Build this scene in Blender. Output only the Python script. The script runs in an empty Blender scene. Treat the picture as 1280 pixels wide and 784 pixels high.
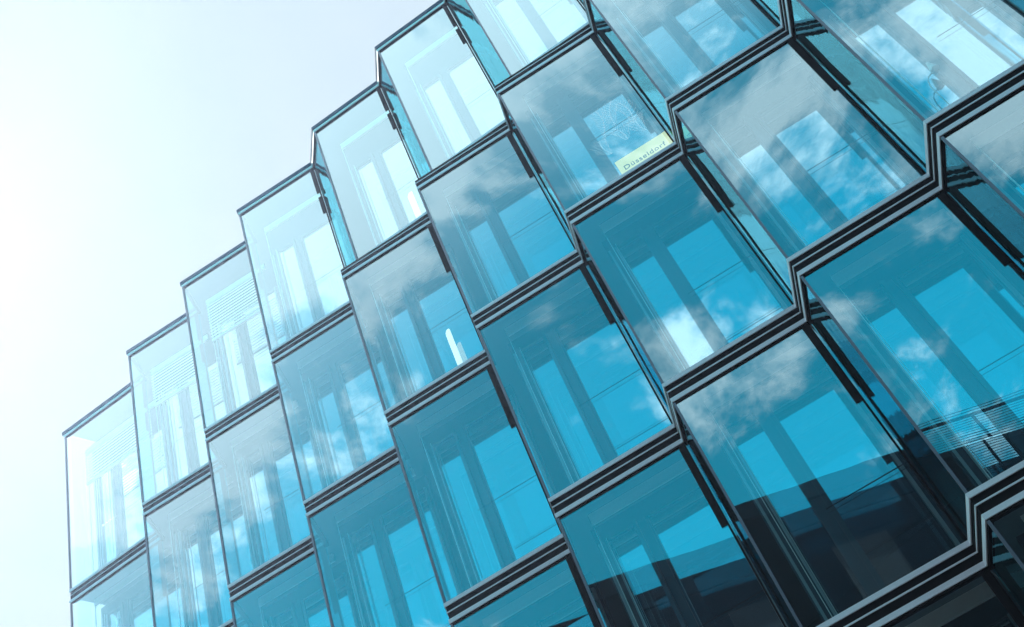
import bpy, bmesh, math, random
from mathutils import Vector, Matrix
random.seed(4)
C = bpy.context.scene.collection
scene = bpy.context.scene

# ------------------------------------------------------------------ helpers
def link(o, parent=None):
    C.objects.link(o)
    if parent is not None:
        o.parent = parent
    return o

def tag(o, label=None, cat=None, group=None, kind=None):
    if label: o['label'] = label
    if cat: o['category'] = cat
    if group: o['group'] = group
    if kind: o['kind'] = kind
    return o

class MB:
    """collects faces, links them as ONE mesh object"""
    def __init__(self): self.v = []; self.f = []; self.mi = []
    def quad(self, a, b, c, d, m=0):
        i = len(self.v); self.v += [tuple(a), tuple(b), tuple(c), tuple(d)]
        self.f.append((i, i+1, i+2, i+3)); self.mi.append(m)
    def poly(self, pts, m=0):
        i = len(self.v); self.v += [tuple(p) for p in pts]
        self.f.append(tuple(range(i, i+len(pts)))); self.mi.append(m)
    def box(self, x0, x1, y0, y1, z0, z1, T=None, m=0):
        T = T or (lambda x, y, z: (x, y, z))
        p = [T(x, y, z) for z in (z0, z1) for y in (y0, y1) for x in (x0, x1)]
        i = len(self.v); self.v += p
        for q in ((0,2,3,1),(4,5,7,6),(0,1,5,4),(2,6,7,3),(0,4,6,2),(1,3,7,5)):
            self.f.append(tuple(i+k for k in q)); self.mi.append(m)
    def tube(self, pts, r, n=8, m=0):
        pts = [Vector(p) for p in pts]; rings = []
        for k, p in enumerate(pts):
            t = (pts[min(k+1, len(pts)-1)] - pts[max(k-1, 0)]).normalized()
            a = t.orthogonal().normalized() if abs(t.z) > .9 else t.cross(Vector((0,0,1))).normalized()
            b = t.cross(a)
            rr = r[k] if isinstance(r, (list, tuple)) else r
            i = len(self.v)
            for s in range(n):
                g = 2*math.pi*s/n
                self.v.append(tuple(p + rr*(math.cos(g)*a + math.sin(g)*b)))
            rings.append(i)
        for k in range(len(rings)-1):
            for s in range(n):
                self.f.append((rings[k]+s, rings[k]+(s+1) % n, rings[k+1]+(s+1) % n, rings[k+1]+s)); self.mi.append(m)
        self.f.append(tuple(rings[0]+s for s in range(n))); self.mi.append(m)
        self.f.append(tuple(rings[-1]+s for s in reversed(range(n)))); self.mi.append(m)
    def build(self, name, mats, parent=None, bevel=0):
        me = bpy.data.meshes.new(name)
        me.from_pydata(self.v, [], self.f)
        for mm in (mats if isinstance(mats, (list, tuple)) else [mats]): me.materials.append(mm)
        me.polygons.foreach_set('material_index', self.mi)
        bm = bmesh.new(); bm.from_mesh(me)
        bmesh.ops.recalc_face_normals(bm, faces=bm.faces)
        bm.to_mesh(me); bm.free(); me.update()
        o = bpy.data.objects.new(name, me)
        if bevel:
            md = o.modifiers.new('bevel', 'BEVEL'); md.width = bevel; md.segments = 2; md.limit_method = 'ANGLE'
        return link(o, parent)

# ------------------------------------------------------------------ materials
def newmat(name):
    m = bpy.data.materials.new(name); m.use_nodes = True
    nt = m.node_tree; nt.nodes.clear()
    out = nt.nodes.new('ShaderNodeOutputMaterial')
    return m, nt, out

def solid(name, col, rough=.5, metal=0., var=.12, scale=6., bump=0., spec=.5, stretch=(1,1,1)):
    m, nt, out = newmat(name); N = nt.nodes.new; Lk = nt.links.new
    b = N('ShaderNodeBsdfPrincipled')
    tc = N('ShaderNodeTexCoord'); mp = N('ShaderNodeMapping'); mp.inputs['Scale'].default_value = stretch
    nz = N('ShaderNodeTexNoise'); nz.inputs['Scale'].default_value = scale; nz.inputs['Detail'].default_value = 6
    Lk(tc.outputs['Object'], mp.inputs['Vector']); Lk(mp.outputs[0], nz.inputs['Vector'])
    mx = N('ShaderNodeMix'); mx.data_type = 'RGBA'
    mx.inputs['A'].default_value = (*[c*(1-var) for c in col], 1)
    mx.inputs['B'].default_value = (*[min(1, c*(1+var)) for c in col], 1)
    Lk(nz.outputs['Fac'], mx.inputs['Factor']); Lk(mx.outputs['Result'], b.inputs['Base Color'])
    b.inputs['Roughness'].default_value = rough; b.inputs['Metallic'].default_value = metal
    b.inputs['Specular IOR Level'].default_value = spec
    if bump:
        bp = N('ShaderNodeBump'); bp.inputs['Strength'].default_value = bump; bp.inputs['Distance'].default_value = .01
        Lk(nz.outputs['Fac'], bp.inputs['Height']); Lk(bp.outputs[0], b.inputs['Normal'])
    Lk(b.outputs[0], out.inputs['Surface'])
    return m

def coated_glass(name, tint, refl_tint, r0, rmax, wave=0., wscale=1.2, wstretch=(1,1,1), body=None, body_fac=0.):
    """thin coated sheet: mirror reflection with a Schlick-like rise + tinted see-through"""
    m, nt, out = newmat(name); N = nt.nodes.new; Lk = nt.links.new
    tr = N('ShaderNodeBsdfTransparent'); tr.inputs['Color'].default_value = (*tint, 1)
    gl = N('ShaderNodeBsdfGlossy'); gl.inputs['Roughness'].default_value = 0.0; gl.inputs['Color'].default_value = (*refl_tint, 1)
    lw = N('ShaderNodeLayerWeight'); lw.inputs['Blend'].default_value = .5
    pw = N('ShaderNodeMath'); pw.operation = 'POWER'; pw.inputs[1].default_value = 2.2
    Lk(lw.outputs['Facing'], pw.inputs[0])
    mr = N('ShaderNodeMapRange'); mr.inputs['To Min'].default_value = r0; mr.inputs['To Max'].default_value = rmax
    oi = N('ShaderNodeObjectInfo'); pv_ = N('ShaderNodeMapRange')
    pv_.inputs['To Min'].default_value = -.035; pv_.inputs['To Max'].default_value = .055
    ad = N('ShaderNodeMath'); ad.operation = 'ADD'; ad.use_clamp = True
    Lk(oi.outputs['Random'], pv_.inputs['Value']); Lk(pw.outputs[0], ad.inputs[0]); Lk(pv_.outputs[0], ad.inputs[1])
    Lk(ad.outputs[0], mr.inputs['Value'])
    if wave:
        tc = N('ShaderNodeTexCoord'); mp = N('ShaderNodeMapping'); mp.inputs['Scale'].default_value = wstretch
        nz = N('ShaderNodeTexNoise'); nz.inputs['Scale'].default_value = wscale; nz.inputs['Detail'].default_value = 1.5
        Lk(tc.outputs['Object'], mp.inputs[0]); Lk(mp.outputs[0], nz.inputs['Vector'])
        bp = N('ShaderNodeBump'); bp.inputs['Strength'].default_value = 1; bp.inputs['Distance'].default_value = wave
        Lk(nz.outputs['Fac'], bp.inputs['Height']); Lk(bp.outputs[0], gl.inputs['Normal'])
    mix = N('ShaderNodeMixShader')
    Lk(mr.outputs[0], mix.inputs[0]); Lk(tr.outputs[0], mix.inputs[1]); Lk(gl.outputs[0], mix.inputs[2])
    Lk(mix.outputs[0], out.inputs['Surface'])
    return m

M = {}
M['rail'] = solid('aluminium_rail', (.70,.77,.86), .45, .05, .10, 3, spec=.3, stretch=(1,1,8))
M['black'] = solid('black_recess', (.004,.005,.007), .8, 0, .3, 5, spec=.06)
M['edge'] = solid('dark_glass_edge', (.13,.15,.20), .35, .2, .1, 5)
M['ceiling'] = solid('cavity_ceiling', (.20,.27,.31), .8, 0, .06, 2)
M['fascia'] = solid('pale_fascia', (.92,.94,.95), .7, 0, .05, 2)
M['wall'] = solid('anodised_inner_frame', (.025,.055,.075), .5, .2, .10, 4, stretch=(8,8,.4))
M['mullion'] = solid('grey_mullion', (.035,.085,.115), .4, .3, .10, 4, stretch=(10,10,.3))
M['jamb'] = solid('pale_jamb', (.28,.38,.42), .5, 0, .06, 4)
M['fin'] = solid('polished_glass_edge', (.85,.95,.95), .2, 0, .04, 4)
M['rod'] = solid('dark_steel_rod', (.03,.04,.05), .4, .6, .1, 5)
M['vent'] = solid('black_ribbed_rubber', (.003,.005,.008), .6, 0, .2, 8, spec=.08)
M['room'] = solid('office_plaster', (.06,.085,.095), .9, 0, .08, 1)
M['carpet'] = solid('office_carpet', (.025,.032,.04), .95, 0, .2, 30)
M['blind'] = solid('white_blind_slat', (.82,.85,.86), .5, 0, .05, 3)
M['glass'] = coated_glass('front_glass_coating', (.84,.97,1.0), (.64,.92,1.0), .25, .97, .0010, 1.1)
M['side'] = coated_glass('side_glass_coating', (.42,.90,.95), (.26,.74,.86), .20, .9, .004, 2.2, (3,3,.35))
M['clear'] = coated_glass('clear_end_glass', (.90,.97,1.0), (.9,.97,1.0), .05, .6)
M['inner'] = coated_glass('inner_glass_coating', (.15,.42,.46), (.74,.91,.97), .56, .97, .0009, 1.0)
M['dark_facade'] = solid('dark_facade_cladding', (.004,.009,.012), .9, 0, .35, .8, spec=0.)
M['parapet'] = solid('dark_parapet_metal', (.010,.020,.026), .8, 0, .15, 1, spec=0.)
M['facade_glass'] = solid('dark_window_glass', (.006,.008,.009), .35, 0, .2, .5)
M['white'] = solid('white_lacquer', (.90,.93,.90), .5, 0, .03, 2)
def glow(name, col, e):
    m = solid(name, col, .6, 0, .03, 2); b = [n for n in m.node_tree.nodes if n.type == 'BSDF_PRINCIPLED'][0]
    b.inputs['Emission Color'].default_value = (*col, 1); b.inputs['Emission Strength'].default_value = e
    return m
M['cream'] = glow('yellow_sheet_added_glow', (1.0,.91,.42), .42)  # emission added to brighten the sign board, no light source behind it
M['yellow'] = glow('yellow_reflection_added_glow', (.95,.72,.10), .36)  # glowing yellow painted in for the sign's reflection in the side glass
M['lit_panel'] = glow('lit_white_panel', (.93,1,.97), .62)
M['ink'] = solid('blue_grey_ink', (.10,.20,.22), .7, 0, .05, 2)
M['pink'] = solid('pale_pink_card', (.95,.62,.72), .6, 0, .05, 2)
M['frost'] = solid('etched_white_line', (.92,.95,.96), .22, .85, .05, 6)
M['coping'] = solid('slate_blue_coping', (.035,.065,.11), .85, 0, .08, 3, spec=.05)
M['asphalt'] = solid('asphalt', (.05,.05,.052), .9, 0, .25, 12, .3)
M['paving'] = solid('concrete_paving', (.13,.135,.14), .85, 0, .15, 3, .2)
M['kerb'] = solid('granite_kerb', (.32,.32,.31), .8, 0, .2, 8, .2)
M['paint'] = solid('road_paint', (.78,.78,.76), .7, 0, .1, 8)

# ------------------------------------------------------------------ plan of the sawtooth facade (metres)
S = 2.0
Z_D = 11.35
H = 1.78908*S
LV = {'F': Z_D-2*H, 'E': Z_D-H, 'D': Z_D, 'C': Z_D+H, 'B': Z_D+2*H, 'A': 22.938}
N0, N1 = -8, 2
def zig(kind):
    """outline corners left to right: W (outer, left edge of a pane), V (inner, its right edge), W ..."""
    pts = []
    for n in range(N0, N1+1):
        w = [n*S, 0.0]; v = [(n+.8117)*S, .2966*S]
        if n == N0: w[0] = -8.25*S
        if kind == 'top' and n >= -4:
            w[0] += .262; w[1] += .165; v[0] += .095; v[1] += .02
        if n == N1:
            pts.append(Vector(w)); break
        pts += [Vector(w), Vector(v)]
    return pts
ZIG = {'std': zig('std'), 'top': zig('top')}
def offs(pts, d):
    """mitred offset of the open outline, d metres towards the inside"""
    ext = [pts[0] + Vector((.35, 2.0))] + list(pts) + [pts[-1] + Vector((1.6, .58))]
    out = []
    for i in range(1, len(ext)-1):
        a = (ext[i]-ext[i-1]).normalized(); b = (ext[i+1]-ext[i]).normalized()
        na = Vector((-a.y, a.x)); nb = Vector((-b.y, b.x))
        m = na + nb
        out.append(ext[i] + m*(2*d/m.dot(m)))
    return out
_oc = {}
def O(kind, d):
    if (kind, d) not in _oc: _oc[(kind, d)] = offs(ZIG[kind], d)
    return _oc[(kind, d)]
def strip(mb, kind, i, d0, d1, z0, z1, n=2, m=0):
    """rail of rectangular section following outline corners i..i+n, mitred at every corner"""
    a, b = O(kind, d0), O(kind, d1)
    for k in range(i, i+n):
        if k+1 >= len(a): break
        A0, A1, B0, B1 = a[k], a[k+1], b[k], b[k+1]
        mb.quad((*A0, z0), (*A1, z0), (*A1, z1), (*A0, z1), m)
        mb.quad((*B0, z0), (*B0, z1), (*B1, z1), (*B1, z0), m)
        mb.quad((*A0, z1), (*A1, z1), (*B1, z1), (*B0, z1), m)
        mb.quad((*A0, z0), (*B0, z0), (*B1, z0), (*A1, z0), m)

# ------------------------------------------------------------------ the glass building
bld = tag(link(bpy.data.objects.new('office_building', None)),
          'sawtooth office building of blue tinted glass bays with black and silver floor bands', 'building')
NB = N1-N0
ROWS = [('A','B'), ('B','C'), ('C','D'), ('D','E'), ('E','F')]

for lv, z in LV.items():
    kinds = ['std'] if lv != 'A' else ['top']
    kd = kinds[0]
    o = O(kd, .07)
    y1 = 9.0
    mb = MB()
    zt, zb = (z+.10, z-.115) if lv != 'A' else (z+.02, z-.05)
    loop = [(*p,) for p in o] + [(o[-1].x, y1), (o[0].x+.9, y1)]
    mb.poly([(x, y, zt) for x, y in loop], 1)
    mb.poly([(x, y, zb) for x, y in reversed(loop)], 2)
    for k in range(len(loop)):
        (xa, ya), (xb, yb) = loop[k], loop[(k+1) % len(loop)]
        mb.quad((xa, ya, zb), (xb, yb, zb), (xb, yb, zt), (xa, ya, zt), 0)
    nm = 'floor_slab' if lv != 'A' else 'roof_slab'
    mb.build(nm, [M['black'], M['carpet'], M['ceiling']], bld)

# core wall behind the offices, plinth under the lowest bays
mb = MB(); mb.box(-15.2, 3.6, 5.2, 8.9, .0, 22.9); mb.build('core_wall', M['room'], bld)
mb = MB(); mb.box(-16.0, 3.9, .55, .9, .0, LV['F']-.12); mb.build('plinth_wall', M['dark_facade'], bld)
# side wall closing the left end: glass sheet with dark posts
mb = MB()
p0 = O('std', .05)[0]
mb.quad((p0.x+.012, p0.y+.05, LV['F']+.1), (p0.x+.36, p0.y+2.0, LV['F']+.1), (p0.x+.36, p0.y+2.0, LV['A']-.1), (p0.x+.012, p0.y+.05, LV['A']-.1))
mb.build('end_glass', M['clear'], bld)

def bay(n, top, bot):
    i = (n-N0)*2
    row_top = top == 'A'
    kt = 'top' if row_top else 'std'      # outline this row follows
    zt, zb = LV[top], LV[bot]
    g1 = zt-.185 if not row_top else zt-.10     # glass top, bottom
    g0 = zb+.1455
    ow = O(kt, 0.0)
    W, V, X = ow[i], ow[i+1], ow[i+2]
    e = (V-W).normalized(); nd = Vector((-e.y, e.x)); ln = (V-W).length
    T = lambda x, y, z: (W.x+e.x*x+nd.x*y, W.y+e.y*x+nd.y*y, z)
    xo = ln-1.728                        # wider end bay: everything keeps its distance from the right edge
    ct = zt-.115 if not row_top else zt-.05
    hd = ct-.24 if not row_top else ct-.95
    fl = zb+.10
    D = .60
    # ---- bay body: inner frame wall
    mb = MB()
    wx0, wx1 = .20, ln+.02
    a0, a1, b0, b1 = .35, .70, .90, 1.675+xo
    mb.box(wx0, wx1, D, D+.12, hd, ct, T, 0)                       # header
    mb.box(wx0, a0, D, D+.12, fl, hd, T, 0)                        # left jamb
    mb.box(b1, wx1, D, D+.12, fl, hd, T, 0)
    mb.box(wx0, wx1, D-.005, D+.115, fl, fl+.06, T, 0)             # sill
    body = mb.build('window_bay', [M['wall']], bld)
    P = body
    # ---- mullion with three ribs
    mb = MB(); mb.box(a1, b0, D, D+.13, fl+.06, hd, T)
    mb.box(a1+.005, a1+.055, D-.07, D-.001, fl+.06, hd-.002, T); mb.box(b0-.06, b0-.03, D-.035, D-.001, fl+.06, hd-.002, T)
    mb.build('mullion', M['mullion'], P)
    for (j0, j1, jy, jz) in ((b1-.002, b1+.036, .05, .02), (wx0+.02, wx0+.05, .03, .02), (a0-.03, a0-.005, .02, .002)):
        mb = MB(); mb.box(j0, j1, D-jy, D-.002, fl+.06, hd-jz, T); mb.build('jamb', M['jamb'], P)
    # ---- the two inner windows
    def sheet(x0, x1, z0, z1, y, name, mat, par):
        q = MB(); q.quad(T(x0, y, z0), T(x1, y, z0), T(x1, y, z1), T(x0, y, z1)); return q.build(name, mat, par)
    sheet(a0, a1, fl+.05, hd, D+.03, 'narrow_window', M['inner'], P)
    sheet(b0, b1, fl+.05, hd, D+.03, 'wide_window', M['inner'], P)
    # ---- fascia hanging under the ceiling
    f1 = ct-.002 if not row_top else ct-.42
    mb = MB(); mb.box(.30, ln-.04, .32, .36, f1-.15, f1, T); mb.build('fascia', M['fascia'], P)
    # ---- glass fins at the left (bright polished edges)
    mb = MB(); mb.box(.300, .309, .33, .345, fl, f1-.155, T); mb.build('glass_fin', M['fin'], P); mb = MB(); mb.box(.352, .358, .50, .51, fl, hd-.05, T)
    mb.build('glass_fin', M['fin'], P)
    # ---- guard rail
    gz = fl+1.16
    mb = MB()
    mb.tube([T(.80, .10, gz), T(ln-.02, .10, gz)], .006, 6); mb.tube([T(.80, .16, gz-.015), T(ln-.02, .16, gz-.015)], .003, 5)
    mb.build('guard_rail', M['rod'], P)
    # ---- outer glass
    gi = O(kt, .032)
    w, v, x = gi[i], gi[i+1], gi[i+2]
    q = MB(); q.quad((*w, g0), (*v, g0), (*v, g1), (*w, g1)); q.build('front_glass', M['glass'], P)
    q = MB(); q.quad((*v, g0), (*x, g0), (*x, g1), (*v, g1)); q.build('side_glass', M['side'], P)
    # glass edges: slim profile standing on each outer corner, thin black seam in the inner corner
    gp = O(kt, .010)[i]; rd = (X-V).normalized()
    q = MB()
    q.box(-.006, .022, -.004, .028, g0, g1, lambda a_, b_, c_: (gp.x+e.x*a_+nd.x*b_, gp.y+e.y*a_+nd.y*b_, c_))
    q.build('glass_edge', M['edge'], P)
    q = MB(); q.box(ln-.0165, ln+.004, .016, .0312, g0, g1, T); q.build('corner_seam', M['black'], P)
    # grooved black vent panel filling the edge of the pane beside the inner corner
    hgt = g1-g0
    segs = ((0, .39),) if not row_top else ((0, .20), (.235, .36))
    vw = ln-(.085 if not row_top else .075)
    for (u0, u1) in segs:
        q = MB(); zz1, zz0 = g1-u0*hgt, g1-u1*hgt
        prof = [(vw, .030), (vw, .016)]
        for k_ in range(4):
            xk = vw+k_*(ln-.018-vw)/4; st = (ln-.018-vw)/4
            prof += [(xk+st*.66, .014), (xk+st*.70, .024), (xk+st*.94, .024), (xk+st*.98, .014)]
        prof += [(ln-.017, .014), (ln-.017, .030)]
        for (xa, ya), (xb, yb) in zip(prof, prof[1:]+prof[:1]):
            q.quad(T(xa, ya, zz0), T(xb, yb, zz0), T(xb, yb, zz1), T(xa, ya, zz1))
        q.poly([T(x_, y_, zz0) for x_, y_ in prof]); q.poly([T(x_, y_, zz1) for x_, y_ in reversed(prof)])
        q.build('vent_panel', M['vent'], P)
    # ---- rails of the floor bands: thin bright plates on black backing
    q = MB()
    if row_top:
        c_ = MB(); strip(c_, kt, i, -.02, .10, zt-.02, zt+.075); c_.build('coping', M['coping'], P)
        c_ = MB(); strip(c_, kt, i, -.005, .012, zt-.088, zt-.0215); c_.build('head_rail', M['rail'], P)
        strip(q, kt, i, .0125, .0695, zt-.105, zt-.022)
    else:
        c_ = MB(); strip(c_, kt, i, .0, .012, zt-.168, zt-.107); c_.build('head_rail', M['rail'], P)
        c_ = MB(); strip(c_, kt, i, .004, .014, zt-.008, zt+.009); c_.build('shadow_gap_fin', M['rail'], P)
        strip(q, kt, i, .0145, .0695, zt-.190, zt+.0795)
    q.build('head_backing', M['black'], P)
    c_ = MB(); strip(c_, kt, i, .0, .012, zb+.088, zb+.146); c_.build('sill_rail', M['rail'], P)
    c_ = MB(); strip(c_, kt, i, .0125, .0695, zb+.0805, zb+.1445); c_.build('sill_backing', M['black'], P)
    # ---- lowered venetian blind on the far top bays
    if row_top and n <= -6:
        q = MB(); zz = f1-.16; drop = {-8: .95, -7: 1.05, -6: 1.2}[n]
        k = 0
        while k*.085 < drop:
            zc = zz-k*.085
            x0_, x1_ = .34, ln-.10
            q.poly([T(x0_, .22, zc), T(x1_, .22, zc), T(x1_, .225, zc-.040), T(x0_, .225, zc-.040)])
            k += 1
        q.box(x0_, x1_, .225, .26, zz-drop-.05, zz-drop-.015, T)
        q.build('blind', M['blind'], P)
    return T, ln, fl

BAY = {}
for top, bot in ROWS:
    for n in range(N0, N1):
        BAY[(top, n)] = bay(n, top, bot)

# ------------------------------------------------------------------ things standing behind the glass
def put(mb_parts, root_name, label, cat, base, group=None):
    r = link(bpy.data.objects.new(root_name, None)); r.location = base
    tag(r, label, cat, group)
    return r
def local_mesh(mb, base):
    mb.v = [tuple(Vector(p)-Vector(base)) for p in mb.v]; return mb

# Duesseldorf card: row B-C, column -2
T, ln, fl = BAY[('B', -2)]
base = T(1.34, .10, fl+.05)
sg = put(None, 'lettered_sign', 'pale yellow sign with added glow reading Düsseldorf behind the glass, above the floor band', 'sign', base)
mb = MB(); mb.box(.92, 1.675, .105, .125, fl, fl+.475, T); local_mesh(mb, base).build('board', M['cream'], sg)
mb = MB(); mb.box(1.6752, 1.72, .10, .127, fl, fl+.475, T); local_mesh(mb, base).build('edge_strip', M['yellow'], sg)  # strip standing in for the sign mirrored in the side glass
cu = bpy.data.curves.new('lettering', 'FONT'); cu.body = 'Düsseldorf'; cu.size = .175; cu.extrude = .002; cu.space_character = 1.12
tmp = bpy.data.objects.new('lettering_curve', cu); C.objects.link(tmp)
bpy.context.view_layer.update()
me = bpy.data.meshes.new_from_object(tmp.evaluated_get(bpy.context.evaluated_depsgraph_get()))
bpy.data.objects.remove(tmp)
xs = [v.co.x for v in me.vertices]; wdt = max(xs)-min(xs); k = .64/wdt
for v in me.vertices:
    a, b_, c_ = v.co
    v.co = Vector(T(.985+a*k, .1035-c_, fl+.215+b_*k)) - Vector(base)
me.materials.clear(); me.materials.append(M['ink'])
link(bpy.data.objects.new('lettering', me), sg)

# palm fronds etched in thin light strokes on the same pane
mb = MB()
def stroke(x0, z0, x1, z1, w0, w1):
    d = Vector((x1-x0, z1-z0)); d.normalize(); n_ = Vector((-d.y, d.x))
    mb.quad(T(x0-n_.x*w0, .0255, z0-n_.y*w0), T(x1-n_.x*w1, .0255, z1-n_.y*w1), T(x1+n_.x*w1, .0255, z1+n_.y*w1), T(x0+n_.x*w0, .0255, z0+n_.y*w0))
for (cx_, cz_, ang, L_) in ((1.00, 1.02, 62, .62), (1.22, 1.10, 95, .55), (1.44, .90, 72, .60), (1.52, .62, 112, .42), (1.24, .66, 84, .40), (.96, .58, 118, .40)):
    px, pz, th = cx_, fl+cz_, math.radians(ang)
    for s_ in range(12):
        nx, nz = px+math.cos(th)*L_/12, pz+math.sin(th)*L_/12
        stroke(px, pz, nx, nz, .0024, .0024)
        for sd in (-1, 1):
            ll = .24*math.sin(math.pi*(s_+2)/15)*random.uniform(.7, 1.1)
            t2 = th+sd*math.radians(50)
            mx_, mz_ = px+math.cos(t2)*ll*.55, pz+math.sin(t2)*ll*.55
            t3 = th+sd*math.radians(24)
            ex_, ez_ = mx_+math.cos(t3)*ll*.5, mz_+math.sin(t3)*ll*.5
            if ex_ < ln-.10:
                stroke(px, pz, mx_, mz_, .0019, .0017); stroke(mx_, mz_, ex_, ez_, .0017, .0006)
        px, pz = nx, nz; th += math.radians(3.6 if ang < 90 else -3.6)
bayobj = [o for o in bld.children if o.name.startswith('window_bay')][ROWS.index(('B','C'))*NB + (-2-N0)]
mb.build('etched_fronds', M['frost'], bayobj)

# white upright panels with a rounded top
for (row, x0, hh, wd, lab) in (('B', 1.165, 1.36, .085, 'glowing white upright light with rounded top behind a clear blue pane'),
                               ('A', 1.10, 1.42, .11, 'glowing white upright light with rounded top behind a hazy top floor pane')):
    T, ln, fl = BAY[(row, -4)]
    base = T(x0+wd/2, .45, fl)
    mb = MB(); prof = [(0, 0), (wd, 0), (wd, hh-.02)]
    for s in range(7):
        g = math.pi/2*s/6
        prof.append((wd-.03*(1-math.cos(g)) if False else wd*(1-.9*math.sin(g)**2*.9)-.0, hh-.02+.02*math.sin(g)))
    prof = [(0, 0), (wd, 0), (wd, hh-.01), (wd*.8, hh), (wd*.55, hh-.005), (wd*.3, hh-.025), (wd*.12, hh-.06), (0, hh-.12)]
    mb.poly([T(x0+a, .44, fl+b_) for a, b_ in prof]); mb.poly([T(x0+a, .47, fl+b_) for a, b_ in reversed(prof)])
    for q in range(len(prof)):
        (a, b_), (c_, d_) = prof[q], prof[(q+1) % len(prof)]
        mb.quad(T(x0+a, .44, fl+b_), T(x0+c_, .44, fl+d_), T(x0+c_, .47, fl+d_), T(x0+a, .47, fl+b_))
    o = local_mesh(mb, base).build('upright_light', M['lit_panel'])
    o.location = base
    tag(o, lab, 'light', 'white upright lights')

# pink card in a top bay
T, ln, fl = BAY[('A', -1)]
base = T(1.5, .10, fl)
pk = put(None, 'leaning_card', 'pale pink triangular card leaning in the lower right corner of a pane', 'card', base)
mb = MB()
pr = [(1.05, fl), (1.62, fl), (1.62, fl+.60)]
mb.poly([T(a, .10, z) for a, z in pr]); mb.poly([T(a, .112, z) for a, z in reversed(pr)])
for q in range(3):
    (a, z), (c_, z2) = pr[q], pr[(q+1) % 3]
    mb.quad(T(a, .10, z), T(c_, .10, z2), T(c_, .112, z2), T(a, .112, z))
local_mesh(mb, base).build('card_sheet', M['pink'], pk)
mb = MB(); mb.box(1.625, 1.675, .10, .112, fl, fl+.47, T)
local_mesh(mb, base).build('edge_strip', solid('pink_edge', (.95,.40,.55), .6), pk)

# desk lamp behind the narrow window zone, row C column 0
T, ln, fl = BAY[('C', 0)]
base = T(.50, .5, fl)
lp = put(None, 'reading_lamp', 'small white lamp with curved arm behind the glass beside a grey mullion', 'lamp', base)
mb = MB(); mb.tube([T(.50, .5, fl), T(.50, .5, fl+.025)], .10, 16); local_mesh(mb, base).build('lamp_base', M['white'], lp)
arc = [T(.50, .5, fl+.02), T(.49, .5, fl+.6), T(.495, .5, fl+.95), T(.52, .5, fl+1.06), T(.56, .5, fl+1.12), T(.61, .5, fl+1.145), T(.66, .5, fl+1.15), T(.67, .5, fl+1.19)]
mb = MB(); mb.tube(arc, .008, 8); local_mesh(mb, base).build('lamp_arm', M['white'], lp)
mb = MB(); mb.tube([T(.675, .5, fl+1.17), T(.672, .5, fl+1.21), T(.665, .5, fl+1.34)], [.055, .048, .012], 14); local_mesh(mb, base).build('lamp_shade', M['white'], lp)

# white chair behind a narrow window, row C column -2
T, ln, fl = BAY[('C', -2)]
base = T(.52, .90, fl)
ch = put(None, 'white_chair', 'white chair with high curved back standing behind a narrow pane', 'chair', base)
mb = MB(); mb.box(.41, .66, .80, 1.00, fl+.44, fl+.48, T); local_mesh(mb, base).build('seat', M['white'], ch, .012)
mb = MB(); mb.box(.41, .44, .81, .99, fl+.48, fl+1.10, T); mb.box(.42, .66, .96, .985, fl+.98, fl+1.12, T); local_mesh(mb, base).build('backrest', M['white'], ch, .012)
for (lx, ly) in ((.42, .81), (.63, .81), (.42, .97), (.63, .97)):
    mb = MB(); mb.box(lx, lx+.022, ly, ly+.022, fl, fl+.438, T); local_mesh(mb, base).build('leg', M['white'], ch)

# ------------------------------------------------------------------ building across the street (seen in the glass)
YO = -17.0
ob = tag(link(bpy.data.objects.new('opposite_building', None)),
         'dark building across the street, mirrored along the bottom of the glass panes', 'building')
ob.location = (-8, YO, 0)
def opp(mb): return local_mesh(mb, (-8, YO, 0))
mb = MB(); mb.box(-34, 6.4, YO-12, YO, 0, 21.95); opp(mb).build('wall', M['dark_facade'], ob)
mb = MB(); mb.box(-34.1, 6.5, YO-12.1, YO+.10, 21.953, 22.50); opp(mb).build('parapet', M['parapet'], ob)
mb = MB(); mb.box(6.403, 34, YO-12, YO-.05, 0, 20.85); opp(mb).build('terrace_wing', M['dark_facade'], ob)
mb = MB(); mb.box(6.503, 34.1, YO-12.1, YO+.06, 20.853, 21.02); opp(mb).build('terrace_slab', M['parapet'], ob)
for k in range(11):
    for zf in range(6):
        xw = -31+k*3.4
        mb = MB()
        mb.box(xw, xw+1.5, YO+.003, YO+.05, 2.2+zf*3.2, 4.3+zf*3.2); w_ = opp(mb).build('window', M['facade_glass'], ob)
mb = MB(); mb.box(6.6, 34, YO-.01, YO+.04, 21.96, 22.02)
opp(mb).build('top_rail', M['parapet'], ob)
for k in range(9):
    x = 6.7+k*1.6
    mb = MB(); mb.box(x, x+.07, YO-.012, YO+.038, 21.022, 21.958); p_ = opp(mb).build('railing_post', M['parapet'], ob)
mb = MB()
for k in range(14):
    mb.box(6.6, 34, YO+.041, YO+.053, 21.08+k*.085, 21.096+k*.085)
opp(mb).build('railing_wire', M['parapet'], ob)

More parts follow.
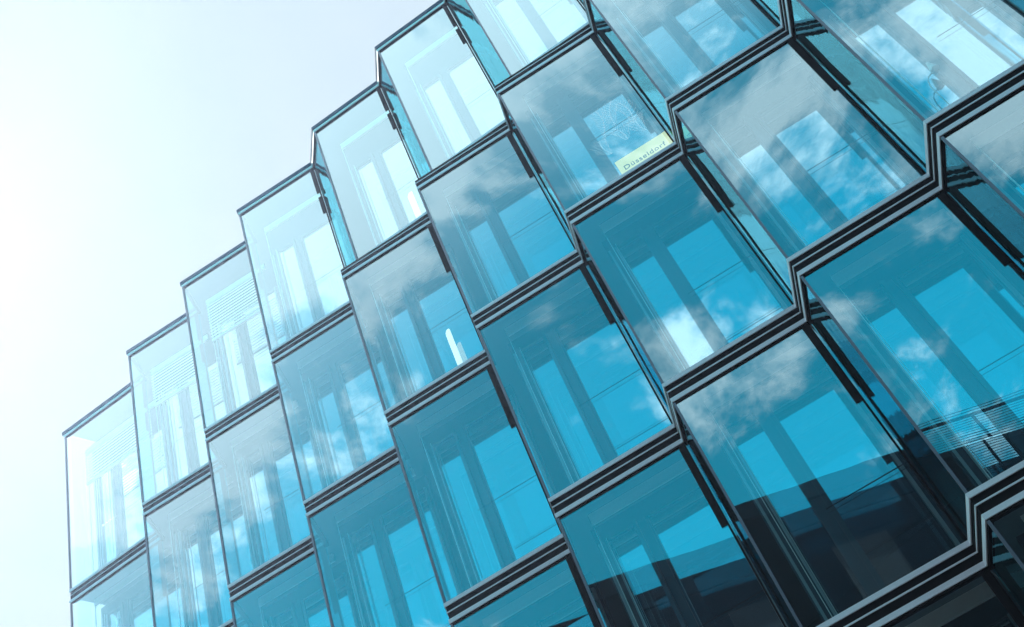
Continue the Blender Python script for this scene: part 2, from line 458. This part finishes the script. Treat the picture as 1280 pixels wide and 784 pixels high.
# ------------------------------------------------------------------ street
def sheet_obj(name, x0, x1, y0, y1, z, mat):
    q = MB(); q.quad((x0, y0, z), (x1, y0, z), (x1, y1, z), (x0, y1, z)); o = q.build(name, mat)
    return tag(o, kind='structure')
sheet_obj('ground', -120, 120, -120, 120, -.13, M['asphalt'])
sheet_obj('road', -119, 119, -12.4, -4.0, -.12, M['asphalt'])
mb = MB(); mb.box(-119, 119, -3.85, .4, -.129, 0.0); tag(mb.build('pavement', M['paving']), kind='structure')
mb = MB(); mb.box(-119, 119, -16.9, -12.55, -.129, 0.0); tag(mb.build('pavement', M['paving']), kind='structure')
mb = MB(); mb.box(-119, 119, -4.0, -3.853, -.128, .012); tag(mb.build('kerb', M['kerb'], None, .01), kind='structure')
mb = MB(); mb.box(-119, 119, -12.547, -12.4, -.128, .012); tag(mb.build('kerb', M['kerb'], None, .01), kind='structure')
mb = MB()
for k in range(30): mb.box(-60+k*4, -58+k*4, -8.26, -8.14, -.1175, -.116)
tag(mb.build('road_marking', M['paint']), kind='structure')

# ------------------------------------------------------------------ air
HZ = 0.00145
mb = MB(); mb.box(-125, 125, -125, 125, -1.2, 24.0)
m, nt, out = newmat('haze_air')
pv = nt.nodes.new('ShaderNodeVolumePrincipled')
pv.inputs['Color'].default_value = (.56,.71,1,1); pv.inputs['Density'].default_value = HZ; pv.inputs['Anisotropy'].default_value = .80
nt.links.new(pv.outputs[0], out.inputs['Volume'])
tag(mb.build('haze', m), kind='stuff')

# ------------------------------------------------------------------ sky
CLOUD_SCALE = 4.6; CLOUD_SEED = 3
SUN_DIR = Vector((-.565, .115, .815)).normalized()
elev = math.asin(SUN_DIR.z)
w = bpy.data.worlds.new('World'); scene.world = w; w.use_nodes = True
nt = w.node_tree; nt.nodes.clear(); N = nt.nodes.new; Lk = nt.links.new
out = N('ShaderNodeOutputWorld'); bg = N('ShaderNodeBackground'); bg.inputs['Strength'].default_value = .09
sky = N('ShaderNodeTexSky'); sky.sky_type = 'NISHITA'; sky.sun_disc = False
sky.sun_elevation = elev; sky.sun_rotation = math.atan2(SUN_DIR.x, SUN_DIR.y)
grade = N('ShaderNodeMix'); grade.data_type = 'RGBA'; grade.blend_type = 'MULTIPLY'; grade.inputs['Factor'].default_value = 1
grade.inputs['B'].default_value = (.13, 2.85, 2.33, 1)
Lk(sky.outputs[0], grade.inputs['A'])
tc = N('ShaderNodeTexCoord')
sep = N('ShaderNodeSeparateXYZ'); Lk(tc.outputs['Generated'], sep.inputs[0])
def math_(op, a, b=None):
    n = N('ShaderNodeMath'); n.operation = op
    for k, v in enumerate((a, b)):
        if v is None: continue
        if isinstance(v, (int, float)): n.inputs[k].default_value = v
        else: Lk(v, n.inputs[k])
    return n.outputs[0]
den = math_('ADD', math_('MAXIMUM', sep.outputs['Z'], 0.0), .25)
cmb = N('ShaderNodeCombineXYZ')
Lk(math_('DIVIDE', sep.outputs['X'], den), cmb.inputs[0]); Lk(math_('DIVIDE', sep.outputs['Y'], den), cmb.inputs[1])
nz = N('ShaderNodeTexNoise'); nz.inputs['Scale'].default_value = CLOUD_SCALE; nz.inputs['Detail'].default_value = 9; nz.inputs['Roughness'].default_value = .64
nz.inputs['Distortion'].default_value = .25
cmp_ = N('ShaderNodeMapping'); cmp_.inputs['Location'].default_value = (CLOUD_SEED*3.71, CLOUD_SEED*1.93, CLOUD_SEED*2.3)
Lk(cmb.outputs[0], cmp_.inputs[0]); Lk(cmp_.outputs[0], nz.inputs['Vector'])
bias = N('ShaderNodeMapRange'); bias.interpolation_type = 'SMOOTHSTEP'
bias.inputs['From Min'].default_value = .70; bias.inputs['From Max'].default_value = .88
bias.inputs['To Min'].default_value = -.03; bias.inputs['To Max'].default_value = .26
Lk(math_('SUBTRACT', sep.outputs['Z'], math_('MULTIPLY', sep.outputs['X'], .35)), bias.inputs['Value'])
vd = N('ShaderNodeVectorMath'); vd.operation = 'DOT_PRODUCT'; vd.inputs[1].default_value = Vector((.44, -.46, .79)).normalized()
Lk(tc.outputs['Generated'], vd.inputs[0])
bank = N('ShaderNodeMapRange'); bank.interpolation_type = 'SMOOTHSTEP'
bank.inputs['From Min'].default_value = .955; bank.inputs['From Max'].default_value = .998; bank.inputs['To Max'].default_value = .08
Lk(vd.outputs['Value'], bank.inputs['Value'])
dens = math_('ADD', math_('ADD', nz.outputs['Fac'], bias.outputs[0]), bank.outputs[0])
mask = N('ShaderNodeMapRange'); mask.interpolation_type = 'SMOOTHSTEP'
mask.inputs['From Min'].default_value = .495; mask.inputs['From Max'].default_value = .635
mask.inputs['To Min'].default_value = .0; mask.inputs['To Max'].default_value = .95
Lk(dens, mask.inputs['Value'])
mix = N('ShaderNodeMix'); mix.data_type = 'RGBA'
# clouds across the street are front lit and bright; the veil behind the building, near the sun, is thin and even
cb = N('ShaderNodeMapRange'); cb.interpolation_type = 'SMOOTHSTEP'
cb.inputs['From Min'].default_value = .05; cb.inputs['From Max'].default_value = -.40
Lk(sep.outputs['Y'], cb.inputs['Value'])
cc = N('ShaderNodeMix'); cc.data_type = 'RGBA'
thin = N('ShaderNodeMix'); thin.data_type = 'RGBA'
thin.inputs['A'].default_value = (3.55, 4.65, 5.6, 1); thin.inputs['B'].default_value = (4.7, 5.45, 5.9, 1)
Lk(nz.outputs['Fac'], thin.inputs['Factor']); Lk(thin.outputs['Result'], cc.inputs['A']); high = N('ShaderNodeMix'); high.data_type = 'RGBA'
high.inputs['A'].default_value = (10.2, 11.6, 12.4, 1); high.inputs['B'].default_value = (13.6, 14.0, 14.3, 1)
hf = N('ShaderNodeMapRange'); hf.interpolation_type = 'SMOOTHSTEP'
hf.inputs['From Min'].default_value = .72; hf.inputs['From Max'].default_value = .92
Lk(math_('SUBTRACT', sep.outputs['Z'], math_('MULTIPLY', sep.outputs['X'], .45)), hf.inputs['Value'])
Lk(hf.outputs[0], high.inputs['Factor']); Lk(high.outputs['Result'], cc.inputs['B'])
Lk(cb.outputs[0], cc.inputs['Factor']); Lk(cc.outputs['Result'], mix.inputs['B'])
milk = N('ShaderNodeMapRange'); milk.interpolation_type = 'SMOOTHSTEP'
milk.inputs['From Min'].default_value = .66; milk.inputs['From Max'].default_value = .90; milk.inputs['To Max'].default_value = .75
Lk(math_('SUBTRACT', sep.outputs['Z'], math_('MULTIPLY', sep.outputs['X'], .45)), milk.inputs['Value'])
top = N('ShaderNodeMapRange'); top.interpolation_type = 'SMOOTHSTEP'
top.inputs['From Min'].default_value = .765; top.inputs['From Max'].default_value = .86; top.inputs['To Max'].default_value = .62
Lk(sep.outputs['Z'], top.inputs['Value'])
veil = N('ShaderNodeMapRange'); veil.interpolation_type = 'SMOOTHSTEP'
veil.inputs['From Min'].default_value = -.15; veil.inputs['From Max'].default_value = .15
veil.inputs['To Max'].default_value = 1
Lk(sep.outputs['Y'], veil.inputs['Value'])
Lk(math_('MAXIMUM', math_('MAXIMUM', mask.outputs[0], math_('MAXIMUM', milk.outputs[0], top.outputs[0])), veil.outputs[0]), mix.inputs['Factor']); Lk(grade.outputs['Result'], mix.inputs['A'])
Lk(mix.outputs['Result'], bg.inputs['Color']); Lk(bg.outputs[0], out.inputs['Surface'])

sun = bpy.data.lights.new('sun', 'SUN'); sun.energy = 5.0; sun.angle = math.radians(.5); sun.color = (1, .96, .90)
so = link(bpy.data.objects.new('sun', sun)); so.rotation_euler = SUN_DIR.to_track_quat('Z', 'Y').to_euler()

# ------------------------------------------------------------------ camera
cam = bpy.data.cameras.new('camera'); co = link(bpy.data.objects.new('camera', cam))
R = Vector((0.63663422, 0.71828468, -0.28064923)); U = Vector((0.69717329, -0.38053054, 0.60757379)); F = Vector((-0.32961534, 0.58246341, 0.74302766))
mt = Matrix((R, U, -F)).transposed().to_4x4(); mt.translation = Vector((.29676, -10.03782, Z_D-4.87653*2))
co.matrix_world = mt
cam.sensor_width = 36; cam.lens = 1611.022/1280*36; cam.clip_start = .05; cam.clip_end = 1000
scene.camera = co
vs = scene.view_settings; vs.view_transform = 'Standard'; vs.look = 'None'; vs.exposure = .84; vs.gamma = 1; vs.use_curve_mapping = False
cy = scene.cycles
cy.max_bounces = 12; cy.transparent_max_bounces = 24; cy.glossy_bounces = 6; cy.diffuse_bounces = 3; cy.volume_bounces = 0
cy.use_denoising = True; cy.caustics_reflective = False; cy.caustics_refractive = False
cy.sample_clamp_indirect = 6
